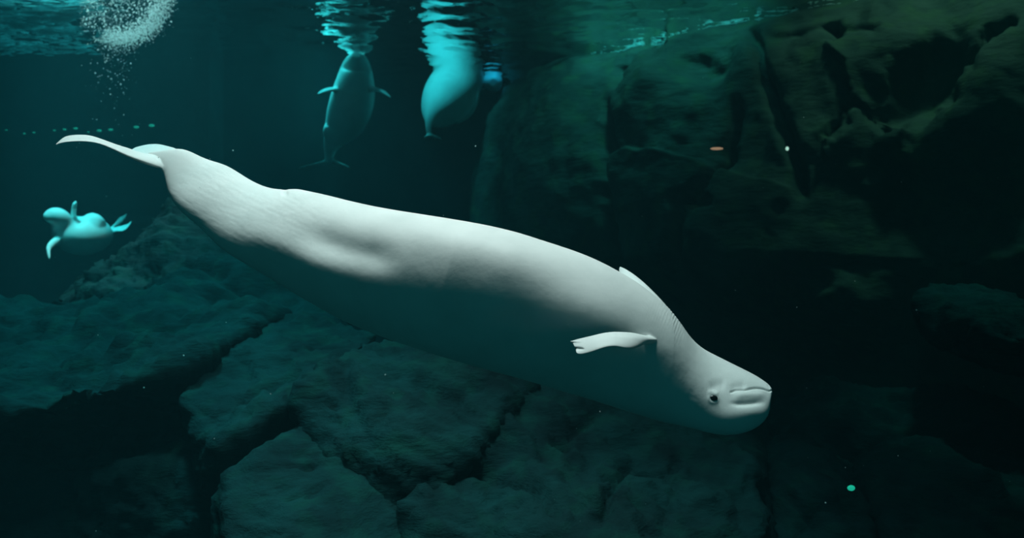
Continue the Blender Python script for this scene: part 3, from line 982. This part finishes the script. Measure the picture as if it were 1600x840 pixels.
# ------------------------------------------------------------------ foam, bubbles, specks, little lights, stand-ins for light and reflections
def scatter(name, centres, scales, material, sub=1):
    """many tiny blobs as one mesh"""
    bm = bmesh.new()
    bmesh.ops.create_icosphere(bm, subdivisions=sub, radius=1)
    bm.verts.ensure_lookup_table()
    v0 = np.array([v.co for v in bm.verts])
    f0 = np.array([[v.index for v in f.verts] for f in bm.faces])
    bm.free()
    c, s = np.asarray(centres, float), np.asarray(scales, float)
    if s.ndim == 1:
        s = np.repeat(s[:, None], 3, 1)
    V = (c[:, None] + v0[None] * s[:, None]).reshape(-1, 3)
    Fc = (f0[None] + (np.arange(len(c)) * len(v0))[:, None, None]).reshape(-1, 3)
    return obj(name, mesh_np(name, V, quads=Fc), material)


# breath bubbles: a curled cloud under the surface and a thin trail below it
hook = np.array([(262, -40), (258, -5), (248, 20), (236, 40), (215, 54), (190, 60), (168, 56)], float)
tt = rng.random(5200) ** 0.8    # denser towards the curl
hk = spline(np.linspace(0, 1, len(hook)), hook, tt)
hk += rng.normal(size=hk.shape) * np.array([9, 8])
fill = np.stack([rng.uniform(125, 250, 2000), rng.uniform(-40, 45, 2000) + rng.normal(size=2000) * 6], -1)
trail = np.stack([rng.normal(178, 17, 420), 58 + rng.exponential(36, 420)], -1)
pts = np.concatenate([hk, fill, trail])
dd = 13.0 + rng.normal(size=len(pts)) * 0.22
c = P(pts[:, 0], pts[:, 1], dd)
r = np.minimum(rng.gamma(1.3, 0.0028, len(pts)) + 0.002, 0.016) * np.where(np.arange(len(pts)) < 7200, 1, 0.9)
ok = c[:, 2] < H - 0.06
tag(scatter('bubbles', c[ok], r[ok], FOAM_AND_LIGHT_FLECKS), 'cloud of silvery breath bubbles rising to the surface', 'bubbles', kind='stuff')

# pale flecks standing in for light that comes through the rough surface
fx, fy, fs = [], [], []
for _ in range(4500):
    x, y = rng.uniform(-20, 260), rng.uniform(-6, 84)
    w = math.exp(-((x - 70) / 110) ** 2) * (1.0 if y < 34 else 0.55) * (0.45 + 1.6 * pnoise(np.array([[x / 40, y / 9, 1.5]]))[0])
    w *= float(smoothstep((185 - x) / 70 + 0.9 * pnoise(np.array([[x / 60, y / 14, 8.5]]))[0])) * float(smoothstep((88 - y) / 14 + 0.8 * pnoise(np.array([[x / 30, 2.5, 3.5]]))[0]))
    if rng.random() < w:
        fx.append(x); fy.append(y); fs.append(rng.uniform(0.015, 0.06))
d = F * H / (420 - np.array(fy))
c = P(fx, fy, d)
c[:, 2] = H - 0.05
s = np.stack([np.array(fs) * 2.6, np.array(fs), np.full(len(fs), 0.008)], -1)
tag(scatter('surface_light_flecks', c, s, FOAM_AND_LIGHT_FLECKS), 'bright flecks standing for light coming through the water surface', 'foam', kind='stuff')  # light, though grouped with the foam

# foam along the waterline of the cliff
zi = int(np.argmin(np.abs(zz - (H - 0.04))))
line = cliff_V[zi]
c, s = [], []
for k in range(0, len(line) - 1):
    x, y = proj(line[k:k + 1])
    if not (770 < x[0] < 1420):
        continue
    g = 0.7 + 1.2 * pnoise(np.array([[x[0] / 34, 3.3, 0.5]]))[0] + 0.6 * pnoise(np.array([[x[0] / 9, 7.3, 0.5]]))[0] - (0.25 if x[0] < 930 else 0)
    for _ in range(5):
        if rng.random() < g:
            off = nrm[k] * rng.uniform(0.0, 0.05)
            c.append((line[k, 0] + off[0], line[k, 1] + off[1], H - rng.uniform(0.02, 0.07)))
            s.append((rng.uniform(0.02, 0.06), rng.uniform(0.012, 0.03), rng.uniform(0.006, 0.014)))
tag(scatter('waterline_foam', c, s, FOAM_AND_LIGHT_FLECKS), 'thin bright line of foam where the cliff meets the surface', 'foam', kind='stuff')

# drifting specks
sx, sy, sd = rng.uniform(0, 1600, 70), rng.uniform(90, 830, 70), rng.uniform(3.0, 7.5, 70)
fixed = [(743, 228, 6.0), (225, 605, 5.5), (602, 585, 5.0), (364, 235, 6.0), (287, 555, 6.0), (1290, 785, 5.5), (1432, 484, 6)]
c = np.concatenate([P(sx, sy, sd), np.array([P(*q) for q in fixed])])
r = np.concatenate([rng.uniform(0.0010, 0.0022, 70), np.full(len(fixed), 0.006)])
tag(scatter('drifting_specks', c, r, FOAM_AND_LIGHT_FLECKS), 'tiny pale specks drifting in the water', 'specks', kind='stuff')

GREEN = glow('green_lamp', (0.10, 0.8, 0.55), 0.32)
nth = ['leftmost', 'second from the left', 'third from the left', 'fourth from the left', 'fifth from the left', 'sixth from the left', 'seventh from the left', 'fourth from the right',
       'third from the right', 'second from the right', 'rightmost and brightest']
for q, (x, y, k) in enumerate([(10, 203, .5), (38, 208.5, .6), (53, 207, .6), (85, 203.5, .6), (101, 202, .8), (118, 200.5, .9), (138, 206, .5), (155, 204, 1.0), (173, 202.5, 1.0), (213, 198.5, 1.1), (237, 196, 1.2)]):
    o = ball('wall_light', P(x, y, 16.6), 0.03 * k, GREEN, None, (1.7, 1, 0.8), 12)
    tag(o, 'tiny green light above the whale\'s fluke, %s in its row' % nth[q], 'light', 'row of tiny lights on the far wall')
ORANGE = glow('orange_reflection', (1.0, 0.22, 0.13), 1.1)  # this and the next two glow in place of viewing-glass reflections
PALE = glow('pale_reflection', (1.0, 0.62, 0.5), 1.6)
AQUA = glow('aqua_reflection', (0.02, 0.55, 0.35), 0.8)
tag(ball('reflection_glow', P(1120, 232, 12.6), 0.075, ORANGE, None, (1.3, 0.5, 0.28)), 'small flat orange reflection in the viewing glass, against the cliff', 'light')  # added glowing ball in place of a reflection in the viewing glass
tag(ball('reflection_glow', P(1230, 232, 12.2), 0.03, PALE, None, (0.8, 0.6, 1.0)), 'tiny pale pink reflection in the viewing glass, against the cliff', 'light')  # another glass reflection, modelled as a glowing ball
tag(ball('low_reflection_glow', P(1330, 762, 6.6), 0.028, AQUA, None, (1.1, 0.6, 0.8)), 'tiny aqua reflection in the viewing glass, against the dim boulder', 'light')  # glowing ball put in for a glass reflection low in the frame
